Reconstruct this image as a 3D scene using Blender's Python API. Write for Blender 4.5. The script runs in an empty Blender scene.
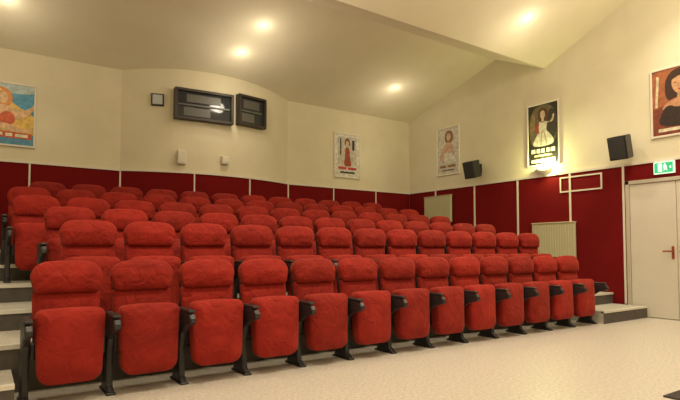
import bpy, bmesh, math, random
from mathutils import Vector, Matrix
random.seed(4)
S=bpy.context.scene
try:
    S.view_settings.view_transform='Standard'
except Exception: pass

# ---------------------------------------------------------------- materials
def new_mat(name, col, rough=0.6, metal=0.0, noise=0.0, nscale=20, bump=0.0, bscale=200, sheen=0.0, emit=None, estr=0.0, col2=None, spec=0.5, detail=6):
    m=bpy.data.materials.new(name); m.use_nodes=True
    nt=m.node_tree; b=nt.nodes['Principled BSDF']
    b.inputs['Base Color'].default_value=(*col,1)
    b.inputs['Roughness'].default_value=rough
    b.inputs['Metallic'].default_value=metal
    b.inputs['Specular IOR Level'].default_value=spec
    tc=nt.nodes.new('ShaderNodeTexCoord')
    if noise or col2:
        n=nt.nodes.new('ShaderNodeTexNoise'); n.inputs['Scale'].default_value=nscale; n.inputs['Detail'].default_value=detail
        nt.links.new(tc.outputs['Object'],n.inputs['Vector'])
        r=nt.nodes.new('ShaderNodeValToRGB')
        c2=col2 if col2 else tuple(c*(1-noise) for c in col)
        r.color_ramp.elements[0].position=0.35; r.color_ramp.elements[1].position=0.65
        r.color_ramp.elements[0].color=(*c2,1); r.color_ramp.elements[1].color=(*col,1)
        nt.links.new(n.outputs['Fac'],r.inputs['Fac']); nt.links.new(r.outputs['Color'],b.inputs['Base Color'])
    if bump:
        n2=nt.nodes.new('ShaderNodeTexNoise'); n2.inputs['Scale'].default_value=bscale; n2.inputs['Detail'].default_value=3
        nt.links.new(tc.outputs['Object'],n2.inputs['Vector'])
        bp=nt.nodes.new('ShaderNodeBump'); bp.inputs['Strength'].default_value=bump; bp.inputs['Distance'].default_value=0.01
        nt.links.new(n2.outputs['Fac'],bp.inputs['Height']); nt.links.new(bp.outputs['Normal'],b.inputs['Normal'])
    if emit:
        b.inputs['Emission Color'].default_value=(*emit,1); b.inputs['Emission Strength'].default_value=estr
    return m

def fabric(name,c_lo,c_hi):
    m=bpy.data.materials.new(name); m.use_nodes=True
    nt=m.node_tree; b=nt.nodes['Principled BSDF']; L=nt.links.new
    b.inputs['Roughness'].default_value=0.8; b.inputs['Specular IOR Level'].default_value=0.2
    b.inputs['Sheen Weight'].default_value=0.18; b.inputs['Sheen Tint'].default_value=(1,0.30,0.18,1)
    tc=nt.nodes.new('ShaderNodeTexCoord'); oi=nt.nodes.new('ShaderNodeObjectInfo')
    sc=nt.nodes.new('ShaderNodeVectorMath'); sc.operation='SCALE'; sc.inputs[0].default_value=(13,7,19); L(oi.outputs['Random'],sc.inputs['Scale'])
    ad=nt.nodes.new('ShaderNodeVectorMath'); ad.operation='ADD'; L(tc.outputs['Object'],ad.inputs[0]); L(sc.outputs[0],ad.inputs[1])
    n=nt.nodes.new('ShaderNodeTexNoise'); n.inputs['Scale'].default_value=7; n.inputs['Detail'].default_value=4; L(ad.outputs[0],n.inputs['Vector'])
    r=nt.nodes.new('ShaderNodeValToRGB'); r.color_ramp.elements[0].position=0.3; r.color_ramp.elements[1].position=0.7
    r.color_ramp.elements[0].color=(*c_lo,1); r.color_ramp.elements[1].color=(*c_hi,1); L(n.outputs['Fac'],r.inputs['Fac'])
    mr=nt.nodes.new('ShaderNodeMapRange'); mr.inputs['To Min'].default_value=0.82; mr.inputs['To Max'].default_value=1.1; L(oi.outputs['Random'],mr.inputs['Value'])
    mu=nt.nodes.new('ShaderNodeVectorMath'); mu.operation='SCALE'; L(r.outputs['Color'],mu.inputs[0]); L(mr.outputs[0],mu.inputs['Scale'])
    L(mu.outputs[0],b.inputs['Base Color'])
    n2=nt.nodes.new('ShaderNodeTexNoise'); n2.inputs['Scale'].default_value=9; n2.inputs['Detail'].default_value=2; n2.inputs['Distortion'].default_value=1.2; L(ad.outputs[0],n2.inputs['Vector'])
    b1=nt.nodes.new('ShaderNodeBump'); b1.inputs['Strength'].default_value=0.6; b1.inputs['Distance'].default_value=0.035; L(n2.outputs['Fac'],b1.inputs['Height'])
    n3=nt.nodes.new('ShaderNodeTexNoise'); n3.inputs['Scale'].default_value=240; L(ad.outputs[0],n3.inputs['Vector'])
    b2=nt.nodes.new('ShaderNodeBump'); b2.inputs['Strength'].default_value=0.2; b2.inputs['Distance'].default_value=0.01; L(n3.outputs['Fac'],b2.inputs['Height']); L(b1.outputs[0],b2.inputs['Normal'])
    L(b2.outputs[0],b.inputs['Normal'])
    return m
M_fab=fabric('red_velvet',(0.235,0.012,0.008),(0.325,0.020,0.012))
M_blk=new_mat('black_plastic',(0.020,0.018,0.020),0.42)
M_wall=new_mat('cream_plaster',(0.71,0.645,0.475),0.85,noise=0.05,nscale=2.5,bump=0.08,bscale=60)
M_ceil=new_mat('ceiling_plaster',(0.82,0.75,0.575),0.85,noise=0.04,nscale=1.8,bump=0.05,bscale=60)
M_red=new_mat('red_wall_fabric',(0.165,0.006,0.007),0.85,noise=0.08,nscale=3,spec=0.1)
M_trim=new_mat('white_trim_paint',(0.72,0.66,0.56),0.5)
M_floor=new_mat('speckled_floor',(0.66,0.60,0.53),0.36,col2=(0.49,0.44,0.38),nscale=38,bump=0.05,bscale=120,detail=12)
M_tread=new_mat('grey_tread_vinyl',(0.52,0.49,0.43),0.6,col2=(0.42,0.39,0.34),nscale=40)
M_riser=new_mat('dark_riser',(0.10,0.085,0.075),0.7,noise=0.2,nscale=15)
M_alu=new_mat('pale_step_nosing',(0.70,0.67,0.60),0.45,metal=0.1)
M_door=new_mat('door_paint',(0.66,0.61,0.52),0.45,noise=0.04,nscale=3)
M_frame=new_mat('door_frame_paint',(0.50,0.44,0.36),0.5)
M_rad=new_mat('radiator_paint',(0.52,0.48,0.31),0.5)
M_glass=new_mat('booth_glass',(0.03,0.035,0.04),0.08)
M_dark=new_mat('dark_window_frame',(0.03,0.02,0.015),0.4)
M_mid=new_mat('booth_inner',(0.09,0.085,0.075),0.4)
M_lamp=new_mat('lamp_lens',(1,1,1),0.4,emit=(1.0,0.97,0.86),estr=18)
M_ring=new_mat('lamp_ring',(0.8,0.77,0.68),0.4)
M_green=new_mat('exit_green',(0.02,0.35,0.15),0.5,emit=(0.03,0.5,0.22),estr=0.7)
M_white=new_mat('exit_white',(0.8,0.9,0.8),0.5,emit=(0.7,1,0.8),estr=0.7)
M_handle=new_mat('brass_red_handle',(0.45,0.12,0.06),0.3,metal=0.6)
M_grille=new_mat('speaker_grille',(0.03,0.028,0.028),0.7,bump=0.4,bscale=300)
M_mat=new_mat('dark_mat',(0.03,0.02,0.02),0.8)
M_sconce=new_mat('sconce_plaster',(0.8,0.78,0.65),0.5)

# ---------------------------------------------------------------- mesh helpers
def finish(name,bm,mats,loc=(0,0,0),rz=0,parent=None):
    bmesh.ops.recalc_face_normals(bm,faces=bm.faces)
    me=bpy.data.meshes.new(name); bm.to_mesh(me); bm.free()
    for m in mats: me.materials.append(m)
    o=bpy.data.objects.new(name,me); S.collection.objects.link(o)
    o.location=loc; o.rotation_euler=(0,0,rz)
    if parent: o.parent=parent
    return o

def box(bm,x0,x1,y0,y1,z0,z1,mi=0,bev=0.0,seg=2,rot=None):
    before=set(bm.faces)
    r=bmesh.ops.create_cube(bm,size=1.0)
    vs=r['verts']
    for v in vs:
        v.co=Vector(((x0+x1)/2+v.co.x*(x1-x0),(y0+y1)/2+v.co.y*(y1-y0),(z0+z1)/2+v.co.z*(z1-z0)))
    if bev>0:
        es=list(set(e for v in vs for e in v.link_edges))
        bmesh.ops.bevel(bm,geom=es,offset=bev,segments=seg,affect='EDGES',profile=0.5)
    fs=set(bm.faces)-before
    for f in fs: f.material_index=mi
    if rot is not None:
        for v in set(v for f in fs for v in f.verts): v.co=rot@v.co
    return fs

def prism_x(bm,prof,x0,x1,mi=0,bev=0.0,seg=2):
    """prof list of (y,z) extruded along x"""
    a=[bm.verts.new((x0,p[0],p[1])) for p in prof]
    b=[bm.verts.new((x1,p[0],p[1])) for p in prof]
    fs=[bm.faces.new(a),bm.faces.new(list(reversed(b)))]
    n=len(prof)
    for i in range(n):
        fs.append(bm.faces.new([a[i],b[i],b[(i+1)%n],a[(i+1)%n]]))
    for f in fs: f.material_index=mi
    if bev:
        bmesh.ops.recalc_face_normals(bm,faces=fs)
        es=list(set(e for e in fs[0].edges)|set(e for e in fs[1].edges))
        r=bmesh.ops.bevel(bm,geom=es,offset=bev,segments=seg,affect='EDGES',profile=0.5)
        for f in r['faces']: f.material_index=mi

def outline(wt,wb,z0,z1,rt,rb,crown,ins):
    ht=max(wt/2-ins,0.01); hb=max(wb/2-ins,0.01); a0=z0+ins; a1=z1-ins
    if a1<a0+0.01: m=(a0+a1)/2; a0=m-0.005; a1=m+0.005
    R1=max(rt-ins*0.6,0.008); R1=min(R1,ht*0.95,(a1-a0)*0.48)
    R0=max(rb-ins*0.6,0.008); R0=min(R0,hb*0.95,(a1-a0)*0.48)
    pts=[]; N=5
    def arc(cx,cz,r,s,e):
        for i in range(N+1):
            t=math.radians(s+(e-s)*i/N); pts.append([cx+r*math.cos(t),cz+r*math.sin(t)])
    arc(ht-R1,a1-R1,R1,0,90)
    for i in range(1,6):
        t=i/6; pts.append([(ht-R1)*(1-2*t),a1])
    arc(-(ht-R1),a1-R1,R1,90,180)
    for i in range(1,4):
        t=i/4; pts.append([-(ht+(hb-ht)*t),a1-R1+(a0+R0-(a1-R1))*t])
    arc(-(hb-R0),a0+R0,R0,180,270)
    for i in range(1,6):
        t=i/6; pts.append([-(hb-R0)*(1-2*t),a0])
    arc(hb-R0,a0+R0,R0,270,360)
    for i in range(1,4):
        t=i/4; pts.append([hb+(ht-hb)*t,a0+R0+(a1-R1-a0-R0)*t])
    for p in pts:
        w=(p[1]-z0)/(z1-z0)
        p[1]+=crown*max(0,w)*(1-(p[0]/(wt/2))**2)
    return pts

def cushion(bm,wt,wb,z0,z1,rt,rb,crown,yf,yb,bulge,mi,xf=None,cx=0):
    rings=[(0.03,yb),(0.008,yb-0.004),(0,yb-0.018),(0,yf+0.03),(0.003,yf+0.016),(0.012,yf+0.005),(0.028,yf-bulge*0.15),(0.055,yf-bulge*0.55),(0.09,yf-bulge*0.85),(0.13,yf-bulge)]
    R=[]
    for ins,y in rings:
        R.append([bm.verts.new((cx+p[0],y,p[1])) for p in outline(wt,wb,z0,z1,rt,rb,crown,ins)])
    fs=[]
    n=len(R[0])
    for k in range(len(R)-1):
        for i in range(n):
            fs.append(bm.faces.new([R[k][i],R[k][(i+1)%n],R[k+1][(i+1)%n],R[k+1][i]]))
    fs.append(bm.faces.new(R[0])); fs.append(bm.faces.new(R[-1]))
    for f in fs: f.material_index=mi; f.smooth=True
    if xf is not None:
        for r in R:
            for v in r: v.co=xf@v.co
    return fs

def rotx_about(y,z,deg):
    return Matrix.Translation((0,y,z))@Matrix.Rotation(math.radians(deg),4,'X')@Matrix.Translation((0,-y,-z))

# ---------------------------------------------------------------- cinema seat
ARM=[(-0.365,0.545),(-0.34,0.575),(-0.1,0.60),(0.06,0.60),(0.075,0.57),(0.065,0.45),(0.07,0.08),(0.10,0.03),(0.10,0.0),(-0.16,0.0),(-0.16,0.025),(-0.11,0.06),(-0.09,0.30),(-0.13,0.41),(-0.24,0.475),(-0.34,0.495),(-0.37,0.515)]
def seat_mesh(end):
    bm=bmesh.new()
    lean=rotx_about(0.0,0.35,-9)   # leans backwards (top toward +y)
    cushion(bm,0.462,0.445,0.30,0.785,0.03,0.05,0.0,0.005,0.07,0.018,0,lean)
    cushion(bm,0.490,0.452,0.760,0.985,0.098,0.045,0.022,-0.040,0.070,0.024,0,lean)
    cushion(bm,0.45,0.43,0.27,0.95,0.08,0.05,0.012,0.070,0.092,0.0,1,lean)
    l2=rotx_about(-0.1,0.38,-3)
    cushion(bm,0.452,0.418,0.13,0.650,0.050,0.090,0.012,-0.210,-0.075,0.032,0,l2)
    cushion(bm,0.40,0.38,0.19,0.60,0.05,0.07,0.0,-0.08,-0.03,0.0,1,l2)
    box(bm,-0.248,-0.215,-0.08,0.03,0.30,0.42,1,0.006,1)
    box(bm,0.215,0.248,-0.08,0.03,0.30,0.42,1,0.006,1)
    def arm(s):
        x0,x1=(-0.300,-0.250) if s<0 else (0.250,0.300)
        prism_x(bm,ARM,x0,x1,1,0.012,2)
        box(bm,x0-0.004,x1+0.004,-0.335,0.0,0.585,0.610,1,0.011,2)
        box(bm,x0-0.009,x1+0.009,-0.18,0.12,0.0,0.018,1,0.005,1)
    arm(-1)
    if end: arm(1)
    bmesh.ops.recalc_face_normals(bm,faces=bm.faces)
    me=bpy.data.meshes.new('cinema_seat_end' if end else 'cinema_seat'); bm.to_mesh(me); bm.free()
    for m in (M_fab,M_blk): me.materials.append(m)
    return me
ME_A=seat_mesh(False); ME_B=seat_mesh(True)

ROWS=[(4.36,0.0,0.54,13),(5.21,0.36,0.815,13),(6.06,0.54,0.76,13),(6.91,0.72,0.51,13),(7.76,0.90,0.49,13),(8.61,1.08,0.77,12)]
for (Y,Z,X0,N) in ROWS:
    for i in range(N):
        o=bpy.data.objects.new('cinema_seat',ME_B if i==N-1 else ME_A)
        S.collection.objects.link(o)
        o.location=(X0+0.55*i,Y,Z)

# ---------------------------------------------------------------- room
XL,XR,YB,YF=-2.4,8.85,9.78,-3.0
bm=bmesh.new(); box(bm,XL-0.1,XR+0.1,YF-0.1,YB+0.1,-0.1,0); finish('floor',bm,[M_floor])

# tiers with pale nosings
bm=bmesh.new()
PXR=XR-0.02
edges=[(4.68,0.36),(5.52,0.54),(6.37,0.72),(7.22,0.90),(8.07,1.08)]
prof=[(4.68,0.0)]
for i,(y,z) in enumerate(edges):
    prof.append((y,z)); 
    ny=edges[i+1][0] if i+1<len(edges) else YB-0.001
    prof.append((ny,z))
prof.append((YB-0.001,0.0))
prism_x(bm,prof,XL+0.001,PXR,0)
bmesh.ops.recalc_face_normals(bm,faces=bm.faces)
for f in bm.faces:
    if f.normal.y<-0.9: f.material_index=1
for x0,x1 in ((XL+0.001,0.2),(7.50,XR-0.06)):
    box(bm,x0,x1,4.12,4.68,0,0.18,0)
    box(bm,x0,x1,4.112,4.12,0.0,0.16,1)
    box(bm,x0,x1,4.105,4.16,0.155,0.184,2)
for y,z in edges:
    box(bm,XL+0.001,PXR,y-0.012,y+0.045,z-0.03,z+0.004,2)
finish('seating_tier_platform',bm,[M_tread,M_riser,M_alu])

CE=[(YB+0.1,4.27),(7.07,5.10),(5.92,4.58),(4.42,5.24),(1.8,6.35),(YF-0.1,6.35)]
bm=bmesh.new()
prism_x(bm,CE+[(YF-0.1,6.5),(1.75,6.5),(4.4,5.4),(5.92,4.75),(7.07,5.26),(YB+0.1,4.43)],XL-0.1,XR+0.1,0)
finish('ceiling',bm,[M_ceil])
wallprof=[(YF-0.1,0),(YB+0.1,0)]+CE
bm=bmesh.new(); prism_x(bm,wallprof,XR,XR+0.1); finish('wall_right',bm,[M_wall])
bm=bmesh.new(); prism_x(bm,wallprof,XL-0.1,XL); finish('wall_left',bm,[M_wall])
bm=bmesh.new(); box(bm,XL,XR,YF-0.1,YF,0,6.35); finish('wall_front',bm,[M_wall])

# back wall path with convex projection-booth bulge
BX0,BX1,SAG=1.98,5.35,0.42
def arc_pts(n=28):
    c=(BX1-BX0)/2; Rr=(c*c+SAG*SAG)/(2*SAG); cx=(BX0+BX1)/2; cy=YB-SAG+Rr
    a=math.asin(c/Rr); out=[]
    for i in range(n+1):
        t=-a+2*a*i/n; out.append((cx+Rr*math.sin(t),cy-Rr*math.cos(t)))
    return out,cx,cy,Rr
ARC,ACX,ACY,AR=arc_pts()
def offs(path,d):
    out=[]
    n=len(path)
    for i,p in enumerate(path):
        ds=[]
        if i>0: ds.append((Vector(p)-Vector(path[i-1])).normalized())
        if i<n-1: ds.append((Vector(path[i+1])-Vector(p)).normalized())
        t=sum(ds,Vector((0,0))).normalized()
        nrm=Vector((t.y,-t.x))
        k=1/max(0.5,abs(Vector((ds[0].y,-ds[0].x)).dot(nrm)))
        out.append((p[0]+nrm.x*d*k,p[1]+nrm.y*d*k))
    return out
def ribbon(name,path,d0,d1,z0,z1,mat):
    bm=bmesh.new(); A=offs(path,d0); B=offs(path,d1)
    cols=[[bm.verts.new((a[0],a[1],z0)),bm.verts.new((a[0],a[1],z1)),bm.verts.new((b[0],b[1],z1)),bm.verts.new((b[0],b[1],z0))] for a,b in zip(A,B)]
    for i in range(len(cols)-1):
        for k in range(4):
            bm.faces.new([cols[i][k],cols[i][(k+1)%4],cols[i+1][(k+1)%4],cols[i+1][k]])
    bm.faces.new(cols[0]); bm.faces.new(cols[-1])
    return finish(name,bm,[mat])
pb=[(XL,YB)]+ARC+[(XR,YB)]
ribbon('wall_back',pb,-0.12,0.0,0.0,4.44,M_wall)
inner=[(XL+0.001,YB)]+ARC+[(XR-0.022,YB)]
ribbon('wainscot_back',inner,0.001,0.018,1.085,2.48,M_red)
ribbon('trim_1',inner,0.001,0.035,2.48,2.52,M_trim)
def wall_y(x):
    if BX0<x<BX1: return ACY-math.sqrt(AR*AR-(x-ACX)**2)
    return YB
def ang_at(x):
    if BX0<x<BX1: return math.asin((x-ACX)/AR)
    return 0
bm=bmesh.new()
for x in (0.6,1.98,3.19,4.3,5.36,6.53,7.75):
    a=ang_at(x); M=Matrix.Translation((x,wall_y(x),0))@Matrix.Rotation(a,4,'Z')
    box(bm,-0.013,0.013,-0.03,-0.016,1.085,2.48,0,rot=M)
finish('trim_2',bm,[M_trim])

# right wall wainscot (stops at door)
DY0,DY1=2.95,4.36
bm=bmesh.new()
box(bm,XR-0.018,XR-0.001,DY1+0.065,YB-0.02,0.001,2.48)
box(bm,XR-0.018,XR-0.001,DY0-0.065,DY1+0.065,2.225,2.48)
box(bm,XR-0.018,XR-0.001,YF,DY0-0.065,0.001,2.48)
finish('wainscot_right',bm,[M_red])
bm=bmesh.new(); box(bm,XR-0.035,XR-0.001,YF,YB-0.02,2.48,2.525); finish('trim_3',bm,[M_trim])
bm=bmesh.new()
for y,zb in ((8.84,1.09),(7.66,0.91),(6.55,0.73),(5.42,0.37),(4.46,0.19)):
    box(bm,XR-0.03,XR-0.016,y-0.018,y+0.018,zb,2.48)
box(bm,XR-0.032,XR-0.018,4.82,5.62,2.40,2.425)
box(bm,XR-0.032,XR-0.018,4.82,5.62,2.14,2.165)
box(bm,XR-0.032,XR-0.018,4.82,4.845,2.165,2.40)
box(bm,XR-0.032,XR-0.018,5.595,5.62,2.165,2.40)
finish('trim_4',bm,[M_trim])

# door (double leaf)
def empty(name,loc=(0,0,0),rz=0):
    e=bpy.data.objects.new(name,None); S.collection.objects.link(e); e.location=loc; e.rotation_euler=(0,0,rz); return e
d=empty('door_1',(XR-0.001,0,0))
bm=bmesh.new()
box(bm,-0.05,0,DY1,DY1+0.06,0,2.22,0,0.005,1); box(bm,-0.05,0,DY0-0.06,DY0,0,2.22,0,0.005,1); box(bm,-0.05,0,DY0-0.06,DY1+0.06,2.16,2.22,0,0.005,1)
finish('frame',bm,[M_frame],parent=d)
mid=3.66
bm=bmesh.new()
box(bm,-0.03,0,mid+0.004,DY1-0.004,0.01,2.155,0,0.004,1); finish('leaf_1',bm,[M_door],parent=d)
bm=bmesh.new()
box(bm,-0.03,0,DY0+0.004,mid-0.004,0.01,2.155,0,0.004,1); finish('leaf_2',bm,[M_door],parent=d)
bm=bmesh.new()
for s in (1,-1):
    y=mid+s*0.06
    box(bm,-0.04,-0.03,y-0.02,y+0.02,0.94,1.14,0,0.004,1)
    box(bm,-0.085,-0.04,y-0.01,y+0.01,1.05,1.07,0)
    box(bm,-0.095,-0.078,min(y,y+s*0.13),max(y,y+s*0.13),1.048,1.072,0,0.006,2)
    box(bm,-0.05,-0.04,y-0.012,y+0.012,0.965,0.99,0,0.003,1)
finish('lever_handles',bm,[M_handle],parent=d)

# exit sign over the door
bm=bmesh.new()
box(bm,XR-0.07,XR-0.018,3.66,3.96,2.28,2.47,1,0.006,1)
box(bm,XR-0.074,XR-0.0695,3.675,3.945,2.295,2.455,0)
def yz(bm,pts,mi,x=XR-0.0755):
    f=bm.faces.new([bm.verts.new((x,p[0],p[1])) for p in pts]); f.material_index=mi
yz(bm,[(3.89,2.31),(3.89,2.44),(3.83,2.44),(3.83,2.31)],1)
yz(bm,[(3.80,2.42),(3.80,2.44),(3.78,2.44),(3.78,2.42)],1)
yz(bm,[(3.81,2.36),(3.81,2.415),(3.77,2.415),(3.76,2.37)],1)
yz(bm,[(3.81,2.32),(3.80,2.36),(3.765,2.37),(3.75,2.31),(3.775,2.345)],1)
yz(bm,[(3.73,2.375),(3.70,2.40),(3.70,2.35)],1)
finish('exit_sign',bm,[M_green,M_white])

# radiators on right wall
def radiator(yc,zc,w,h):
    bm=bmesh.new()
    box(bm,-w/2,w/2,-0.10,-0.05,-h/2,h/2,0,0.008,2)
    n=int(w/0.05)
    for i in range(n):
        x=-w/2+0.025+(w-0.05)*i/(n-1)
        box(bm,x-0.012,x+0.012,-0.108,-0.098,-h/2+0.04,h/2-0.04,0,0.003,1)
    box(bm,-w/2,w/2,-0.115,-0.035,h/2-0.012,h/2+0.006,0,0.003,1)
    box(bm,-w/2+0.1,-w/2+0.14,-0.06,-0.019,-h/2+0.1,h/2-0.1,0); box(bm,w/2-0.14,w/2-0.1,-0.06,-0.019,-h/2+0.1,h/2-0.1,0)
    return finish('wall_radiator',bm,[M_rad],(XR,yc,zc),-math.pi/2)
radiator(5.74,1.23,0.88,0.72)
radiator(8.72,2.03,0.86,0.62)

# booth windows
def booth_window(x0,x1,z0,z1,split):
    xm=(x0+x1)/2; w=(x1-x0)/math.cos(ang_at(xm))*0.99
    e=empty('window_%d'%split,(xm,wall_y(xm)+0.02,(z0+z1)/2),ang_at(xm))
    h=z1-z0; bm=bmesh.new(); t=0.05
    box(bm,-w/2,w/2,-0.14,0,h/2-t,h/2,0,0.006,1); box(bm,-w/2,w/2,-0.14,0,-h/2,-h/2+t,0,0.006,1)
    box(bm,-w/2,-w/2+t,-0.14,0,-h/2+t,h/2-t,0); box(bm,w/2-t,w/2,-0.14,0,-h/2+t,h/2-t,0)
    finish('frame',bm,[M_dark],parent=e)
    bm=bmesh.new(); box(bm,-w/2+t,w/2-t,-0.075,-0.06,-h/2+t,h/2-t,0); finish('glass',bm,[M_glass],parent=e)
    bm=bmesh.new()
    box(bm,-w/2+t*1.3,w/2-t*1.3,-0.095,-0.08,-0.02,0.02-0.01,0)
    box(bm,-w*0.3,w*0.28,-0.085,-0.077,0.05,h/2-t-0.04,0)
    box(bm,-w*0.35,w*0.1,-0.085,-0.077,-h/2+t+0.03,-0.05,0)
    finish('inner_panel',bm,[M_mid],parent=e)
booth_window(2.80,3.90,3.46,4.03,1)
booth_window(3.98,4.62,3.50,4.10,2)
xm=2.55
e=empty('window_3',(xm,wall_y(xm),3.79),ang_at(xm))
bm=bmesh.new(); box(bm,-0.11,0.11,-0.05,0.02,-0.11,0.11,0,0.008,1); finish('frame',bm,[M_dark],parent=e)
bm=bmesh.new(); box(bm,-0.085,0.085,-0.056,-0.05,-0.085,0.085,0); finish('glass',bm,[new_mat('pale_glass',(0.45,0.5,0.5),0.2)],parent=e)
for nm,x,z,w,h in (('wall_speaker_box',2.96,2.77,0.15,0.26),('wall_junction_box',3.75,2.78,0.14,0.15)):
    bm=bmesh.new(); box(bm,-w/2,w/2,-0.09,0.0,-h/2,h/2,0,0.012,2); box(bm,-w/2+0.02,w/2-0.02,-0.096,-0.088,-h/2+0.03,h/2-0.03,0,0.003,1)
    finish(nm,bm,[M_trim],(x,wall_y(x)-0.002,z),ang_at(x))

# ---------------------------------------------------------------- posters
PC={}
def pcol(c):
    if c not in PC: PC[c]=new_mat('print_%d'%len(PC),c,0.45,noise=0.35,nscale=18)
    return PC[c]
def smooth_poly(pts,n=2):
    for _ in range(n):
        o=[]
        for i in range(len(pts)):
            a=pts[i]; b=pts[(i+1)%len(pts)]
            o.append((a[0]*0.75+b[0]*0.25,a[1]*0.75+b[1]*0.25)); o.append((a[0]*0.25+b[0]*0.75,a[1]*0.25+b[1]*0.75))
        pts=o
    return pts
def poster(name,w,h,base,shapes,loc,rz,frame=M_trim):
    mats=[frame,pcol(base)]; bm=bmesh.new(); t=0.03
    box(bm,-w/2,w/2,-0.03,0,h/2-t,h/2,0,0.004,1); box(bm,-w/2,w/2,-0.03,0,-h/2,-h/2+t,0,0.004,1)
    box(bm,-w/2,-w/2+t,-0.03,0,-h/2+t,h/2-t,0,0.004,1); box(bm,w/2-t,w/2,-0.03,0,-h/2+t,h/2-t,0,0.004,1)
    box(bm,-w/2+t,w/2-t,-0.015,-0.002,-h/2+t,h/2-t,1)
    k=0; iw=w-2*t; ih=h-2*t
    for c,pts in shapes:
        m=pcol(c)
        if m not in mats: mats.append(m)
        k+=1
        if pts[0]=='e':
            _,cx,cy,rx,ry=pts
            pts=[(cx+rx*math.cos(a*math.pi/10),cy+ry*math.sin(a*math.pi/10)) for a in range(20)]
        elif pts[0]=='s':
            pts=smooth_poly(pts[1:])
        vs=[bm.verts.new(((min(1,max(0,p[0]))-0.5)*iw,-0.0155-0.0006*k,(min(1,max(0,p[1]))-0.5)*ih)) for p in pts]
        f=bm.faces.new(vs); f.material_index=mats.index(m)
    bmesh.ops.recalc_face_normals(bm,faces=bm.faces)
    me=bpy.data.meshes.new(name); bm.to_mesh(me); bm.free()
    for m in mats: me.materials.append(m)
    o=bpy.data.objects.new(name,me); S.collection.objects.link(o)
    o.location=(loc[0]-(0.001 if rz else 0),loc[1]-(0 if rz else 0.001),loc[2]); o.rotation_euler=(0,0,rz)
def Sm(*p): return ['s']+list(p)
R=lambda x0,y0,x1,y1:[(x0,y0),(x1,y0),(x1,y1),(x0,y1)]
W=(0.75,0.72,0.62); K=(0.03,0.025,0.02)
SK=(0.80,0.50,0.26)
# 1: pin-up reclining in yellow light against blue sky
poster('film_poster',0.72,1.03,(0.08,0.33,0.52),[
  ((0.50,0.62,0.60),Sm((-0.1,0.90),(0.5,0.84),(1.1,0.88),(1.1,1.1),(-0.1,1.1))),
  ((0.80,0.52,0.10),Sm((-0.1,0.12),(-0.1,0.86),(0.3,0.86),(0.6,0.66),(1.1,0.48),(1.1,0.12))),
  ((0.75,0.28,0.03),Sm((-0.1,0.42),(-0.02,0.84),(0.2,0.95),(0.44,0.93),(0.58,0.78),(0.48,0.62),(0.3,0.6),(0.2,0.4))),
  ((0.86,0.62,0.16),Sm((0.0,0.55),(0.06,0.8),(0.22,0.90),(0.36,0.90),(0.2,0.82),(0.12,0.6))),
  (SK,Sm((0.26,0.72),(0.28,0.83),(0.36,0.87),(0.45,0.82),(0.46,0.73),(0.4,0.67),(0.32,0.67))),
  (SK,Sm((0.2,0.64),(0.42,0.66),(0.62,0.56),(0.88,0.60),(1.02,0.72),(1.04,0.66),(0.9,0.5),(0.66,0.42),(0.36,0.38),(0.12,0.44))),
  ((0.70,0.12,0.03),Sm((0.3,0.5),(0.44,0.56),(0.6,0.5),(0.62,0.36),(0.4,0.3),(0.24,0.36))),
  (SK,Sm((0.2,0.36),(0.5,0.34),(0.84,0.26),(0.98,0.3),(0.9,0.2),(0.5,0.22),(0.16,0.26))),
  ((0.08,0.28,0.45),[(0,0),(1,0),(1,0.11),(0,0.13)]),
  ((0.60,0.09,0.03),[(0.03,0.12),(0.97,0.10),(0.97,0.20),(0.03,0.22)]),
  ((0.9,0.85,0.55),R(0.08,0.14,0.2,0.19)),((0.9,0.85,0.55),R(0.26,0.14,0.36,0.19)),((0.9,0.85,0.55),R(0.42,0.135,0.56,0.185)),((0.9,0.85,0.55),R(0.62,0.13,0.88,0.18))],(0.31,YB,3.25),0)
poster('film_poster',0.74,1.04,W,[
  ((0.60,0.54,0.44),R(0.12,0.28,0.88,0.94)),
  ((0.36,0.06,0.03),Sm((0.34,0.26),(0.42,0.5),(0.40,0.66),(0.5,0.72),(0.60,0.66),(0.60,0.5),(0.70,0.26),(0.5,0.24))),
  ((0.20,0.08,0.05),Sm((0.40,0.72),(0.38,0.86),(0.5,0.93),(0.62,0.86),(0.62,0.72),(0.56,0.78),(0.45,0.78))),
  ((0.72,0.48,0.32),('e',0.5,0.80,0.06,0.05)),
  ((0.72,0.48,0.32),Sm((0.58,0.68),(0.80,0.57),(0.76,0.52),(0.58,0.61))),
  ((0.72,0.48,0.32),Sm((0.42,0.68),(0.26,0.57),(0.30,0.50),(0.42,0.61))),
  (K,R(0.2,0.50,0.25,0.9)),(K,R(0.70,0.64,0.80,0.88)),
  ((0.6,0.05,0.05),R(0.12,0.17,0.46,0.23)),((0.6,0.05,0.05),R(0.52,0.17,0.88,0.23)),(K,R(0.2,0.08,0.8,0.12))],(6.915,YB,3.26),0)
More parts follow.
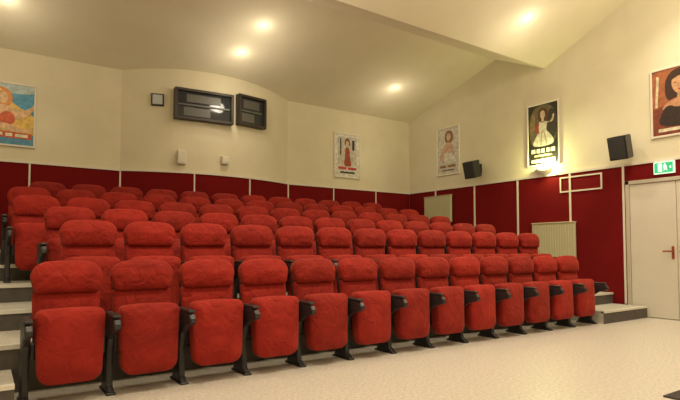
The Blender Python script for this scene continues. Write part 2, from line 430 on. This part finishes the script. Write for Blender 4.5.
poster('film_poster',0.72,1.12,(0.66,0.62,0.52),[
  ((0.72,0.68,0.60),R(0.06,0.25,0.94,0.96)),
  ((0.30,0.15,0.06),Sm((0.36,0.70),(0.36,0.9),(0.55,0.97),(0.76,0.88),(0.74,0.70),(0.55,0.66))),
  ((0.72,0.50,0.36),Sm((0.44,0.76),(0.45,0.87),(0.55,0.9),(0.64,0.86),(0.63,0.76),(0.55,0.70))),
  ((0.66,0.44,0.30),Sm((0.1,0.3),(0.16,0.5),(0.36,0.64),(0.52,0.72),(0.74,0.62),(0.86,0.42),(0.7,0.28),(0.4,0.24))),
  (W,Sm((0.25,0.26),(0.36,0.50),(0.56,0.44),(0.7,0.48),(0.82,0.3),(0.6,0.22))),
  ((0.35,0.18,0.08),R(0.12,0.14,0.42,0.19)),((0.35,0.18,0.08),R(0.5,0.14,0.86,0.19)),(K,R(0.2,0.07,0.8,0.09))],(XR,8.44,3.37),-math.pi/2)
# 4: woman in pale dress, dark ground
poster('film_poster',0.70,1.22,(0.035,0.03,0.02),[
  ((0.17,0.14,0.07),Sm((0.02,0.33),(0.05,0.9),(0.5,1.02),(0.95,0.9),(0.98,0.36),(0.5,0.28))),
  ((0.05,0.045,0.03),Sm((0.62,0.4),(0.66,0.85),(0.82,0.92),(0.96,0.8),(0.96,0.4))),
  ((0.30,0.22,0.10),Sm((0.05,0.5),(0.06,0.82),(0.2,0.9),(0.26,0.7),(0.18,0.5))),
  ((0.12,0.05,0.02),Sm((0.34,0.72),(0.32,0.88),(0.5,0.96),(0.68,0.88),(0.68,0.72),(0.58,0.70))),
  ((0.70,0.55,0.38),Sm((0.42,0.79),(0.42,0.87),(0.5,0.9),(0.58,0.87),(0.58,0.79),(0.5,0.74))),
  ((0.70,0.55,0.38),Sm((0.46,0.70),(0.46,0.78),(0.54,0.78),(0.54,0.70))),
  ((0.74,0.68,0.54),Sm((0.10,0.32),(0.26,0.46),(0.38,0.56),(0.34,0.68),(0.42,0.72),(0.5,0.68),(0.58,0.72),(0.66,0.68),(0.60,0.56),(0.76,0.48),(0.92,0.32),(0.5,0.29))),
  ((0.70,0.55,0.38),Sm((0.60,0.71),(0.84,0.66),(0.90,0.80),(0.84,0.81),(0.80,0.71),(0.60,0.65))),
  ((0.45,0.06,0.04),Sm((0.36,0.71),(0.22,0.62),(0.34,0.50),(0.40,0.54),(0.32,0.61),(0.40,0.66))),
  ((0.42,0.36,0.24),[(0.40,0.32),(0.46,0.32),(0.49,0.55),(0.46,0.55)]),((0.42,0.36,0.24),[(0.60,0.32),(0.66,0.34),(0.55,0.55),(0.52,0.55)]),
  (W,R(0.10,0.19,0.24,0.26)),(W,R(0.28,0.19,0.40,0.26)),(W,R(0.44,0.19,0.56,0.26)),(W,R(0.62,0.19,0.72,0.26)),(W,R(0.76,0.19,0.90,0.26)),
  ((0.6,0.55,0.3),R(0.2,0.13,0.8,0.16)),(W,R(0.10,0.03,0.90,0.085))],(XR,5.96,3.31),-math.pi/2)
# 5: dark poster, figure in black on a red-orange ground
poster('film_poster',0.74,1.10,(0.24,0.05,0.025),[
  ((0.42,0.13,0.05),Sm((-0.1,0.35),(0.4,0.5),(1.1,0.4),(1.1,1.1),(-0.1,1.1))),
  ((0.05,0.02,0.012),Sm((0.30,0.50),(0.26,0.8),(0.42,0.97),(0.70,0.99),(0.90,0.84),(0.90,0.55),(0.7,0.55),(0.5,0.55))),
  ((0.66,0.36,0.19),Sm((0.42,0.70),(0.42,0.84),(0.56,0.90),(0.69,0.86),(0.72,0.72),(0.64,0.61),(0.54,0.59))),
  ((0.05,0.02,0.012),Sm((0.38,0.80),(0.46,0.94),(0.66,0.96),(0.80,0.80),(0.70,0.85),(0.58,0.87),(0.46,0.83))),
  ((0.60,0.30,0.15),Sm((0.52,0.48),(0.54,0.64),(0.66,0.64),(0.70,0.48))),
  ((0.62,0.31,0.16),Sm((0.20,0.36),(0.24,0.46),(0.5,0.54),(0.70,0.54),(0.94,0.46),(1.0,0.36))),
  ((0.035,0.018,0.014),Sm((0.10,0.12),(0.20,0.36),(0.34,0.46),(0.56,0.38),(0.84,0.46),(1.0,0.36),(1.05,0.12))),
  ((0.06,0.02,0.015),Sm((0.46,0.765),(0.50,0.775),(0.54,0.765),(0.50,0.755))),((0.06,0.02,0.015),Sm((0.61,0.77),(0.64,0.78),(0.68,0.77),(0.64,0.76))),
  ((0.50,0.03,0.02),Sm((0.54,0.665),(0.58,0.675),(0.62,0.67),(0.58,0.65))),
  ((0.80,0.66,0.42),[(0.06,0.44),(0.11,0.43),(0.16,0.90),(0.10,0.92)]),
  ((0.8,0.7,0.5),R(0.12,0.05,0.88,0.10))],(XR,3.63,3.41),-math.pi/2)

# ---------------------------------------------------------------- wall speakers
def speaker(y,z,w=0.30,h=0.42,dp=0.28,yaw=0):
    e=empty('wall_speaker',(XR-0.001,y,z),-math.pi/2+yaw)
    T=Matrix.Translation((0,-0.10,0))@Matrix.Rotation(math.radians(14),4,'X')@Matrix.Translation((0,-dp/2-0.02,0))
    bm=bmesh.new()
    v=[(-w/2,-dp/2),(w/2,-dp/2),(w*0.36,dp/2),(-w*0.36,dp/2)]
    a=[bm.verts.new((p[0],p[1],-h/2)) for p in v]; b=[bm.verts.new((p[0],p[1],h/2)) for p in v]
    bm.faces.new(a); bm.faces.new(b)
    for i in range(4): bm.faces.new([a[i],a[(i+1)%4],b[(i+1)%4],b[i]])
    bmesh.ops.bevel(bm,geom=list(bm.edges),offset=0.01,segments=2,affect='EDGES')
    for vv in bm.verts: vv.co=T@vv.co
    finish('cabinet',bm,[M_blk],parent=e)
    bm=bmesh.new(); box(bm,-w/2+0.02,w/2-0.02,-dp/2-0.012,-dp/2+0.002,-h/2+0.02,h/2-0.02,0,0.008,2,rot=T); finish('grille',bm,[M_grille],parent=e)
    bm=bmesh.new(); box(bm,-0.04,0.04,-0.012,0,-0.1,0.1,0,0.003,1); box(bm,-0.02,0.02,-0.13,-0.01,-0.02,0.02,0); finish('bracket',bm,[M_blk],parent=e)
speaker(7.50,2.84,0.28,0.36)
speaker(4.36,2.80,0.30,0.38)

# ---------------------------------------------------------------- sconce under dark poster
bm=bmesh.new()
prof=[(0.05,-0.09),(0.10,-0.06),(0.145,-0.01),(0.165,0.05),(0.155,0.05),(0.135,0.0),(0.09,-0.045),(0.0,-0.07)]
rings=[]
for k in range(13):
    a=math.pi+math.pi*k/12
    rings.append([bm.verts.new((p[0]*math.cos(a),p[0]*math.sin(a)*0.8-0.001,p[1])) for p in prof])
for k in range(12):
    for j in range(len(prof)-1):
        try:
            f=bm.faces.new([rings[k][j],rings[k+1][j],rings[k+1][j+1],rings[k][j+1]]); f.smooth=True
        except Exception: pass
bmesh.ops.remove_doubles(bm,verts=bm.verts,dist=0.0001)
finish('wall_sconce',bm,[M_sconce],(XR,5.96,2.60),-math.pi/2)
def light(kind,name,loc,power,col,size=0.1,rot=(0,0,0),spot=None,blend=0.6):
    l=bpy.data.lights.new(name,kind); l.energy=power; l.color=col
    if kind in('POINT','SPOT'): l.shadow_soft_size=size
    if spot: l.spot_size=math.radians(spot); l.spot_blend=blend
    o=bpy.data.objects.new(name,l); S.collection.objects.link(o); o.location=loc; o.rotation_euler=rot
    return o
light('POINT','sconce_bulb',(XR-0.15,5.88,2.72),36,(0.97,1.0,0.38),0.04)

# ---------------------------------------------------------------- ceiling downlights and added fill lights
def ceil_z(y):
    for (a,za),(b,zb) in zip(CE[:-1],CE[1:]):
        if b<=y<=a: return za+(zb-za)*(a-y)/(a-b), math.atan2(zb-za,(b-a))
    return 6.35,0
WARM=(1.0,0.88,0.66)
def downlight(x,y,pt,sp,drop=0.3,halo=1.8):
    z,a=ceil_z(y)
    bm=bmesh.new()
    def disc(r,zc,mi,n=24):
        f=bm.faces.new([bm.verts.new((r*math.cos(2*math.pi*i/n),r*math.sin(2*math.pi*i/n),zc)) for i in range(n)]); f.material_index=mi
    n=24; P=[(0.095,-0.022),(0.115,-0.028),(0.125,-0.012),(0.128,0.0)]
    rr=[[bm.verts.new((p[0]*math.cos(2*math.pi*i/n),p[0]*math.sin(2*math.pi*i/n),p[1])) for i in range(n)] for p in P]
    for k in range(3):
        for i in range(n): bm.faces.new([rr[k][i],rr[k][(i+1)%n],rr[k+1][(i+1)%n],rr[k+1][i]])
    disc(0.096,-0.022,1)
    o=finish('ceiling_downlight',bm,[M_ring,M_lamp],(x,y,z)); o.rotation_euler=(a,0,0)
    if halo: light('POINT','downlight_glow',(x,y,z-0.15),halo,WARM,0.06)
    if pt: light('POINT','downlight_fill',(x,y,z-drop),pt,WARM,0.10)  # added fill light, hung free below the fixture to brighten the ceiling softly
    if sp: light('SPOT','downlight_beam',(x,y,z-0.05),sp,WARM,0.06,spot=110)
for x,y in ((0.20,8.60),(3.76,8.58),(7.39,8.58)): downlight(x,y,8,22,0.7)
downlight(3.82,7.80,10,22,0.7)
for x,y in ((0.0,5.13),(3.70,5.13),(7.31,5.13)): downlight(x,y,10,95,0.7)
for x,y in ((0.4,2.8),(3.2,2.7),(6.0,2.7),(7.6,2.9)): downlight(x,y,34,260,1.2,0)  # unseen fixtures, added to brighten the front row and walls
for x,y in ((0.5,-0.8),(5.5,-0.8)): downlight(x,y,95,90,2.4,0)  # unseen fill fixtures behind the camera, added to lift ceiling and seat fronts

# floor mat (front right)
bm=bmesh.new(); box(bm,4.15,5.6,0.9,1.85,0.001,0.012,0,0.004,1); finish('floor_mat',bm,[M_mat])

# world
w=bpy.data.worlds.new('world'); S.world=w; w.use_nodes=True
w.node_tree.nodes['Background'].inputs[0].default_value=(1,0.85,0.65,1); w.node_tree.nodes['Background'].inputs[1].default_value=0.05

# ---------------------------------------------------------------- camera
cd=bpy.data.cameras.new('camera'); cam=bpy.data.objects.new('camera',cd); S.collection.objects.link(cam); S.camera=cam
cd.sensor_width=36; cd.lens=36*520/680
cam.location=(0,0,1.08)
pitch=2.5
cam.rotation_euler=(math.radians(90+pitch),0,-math.radians(34.5))
cd.shift_y=(50-520*math.tan(math.radians(pitch)))/680
cd.clip_start=0.05
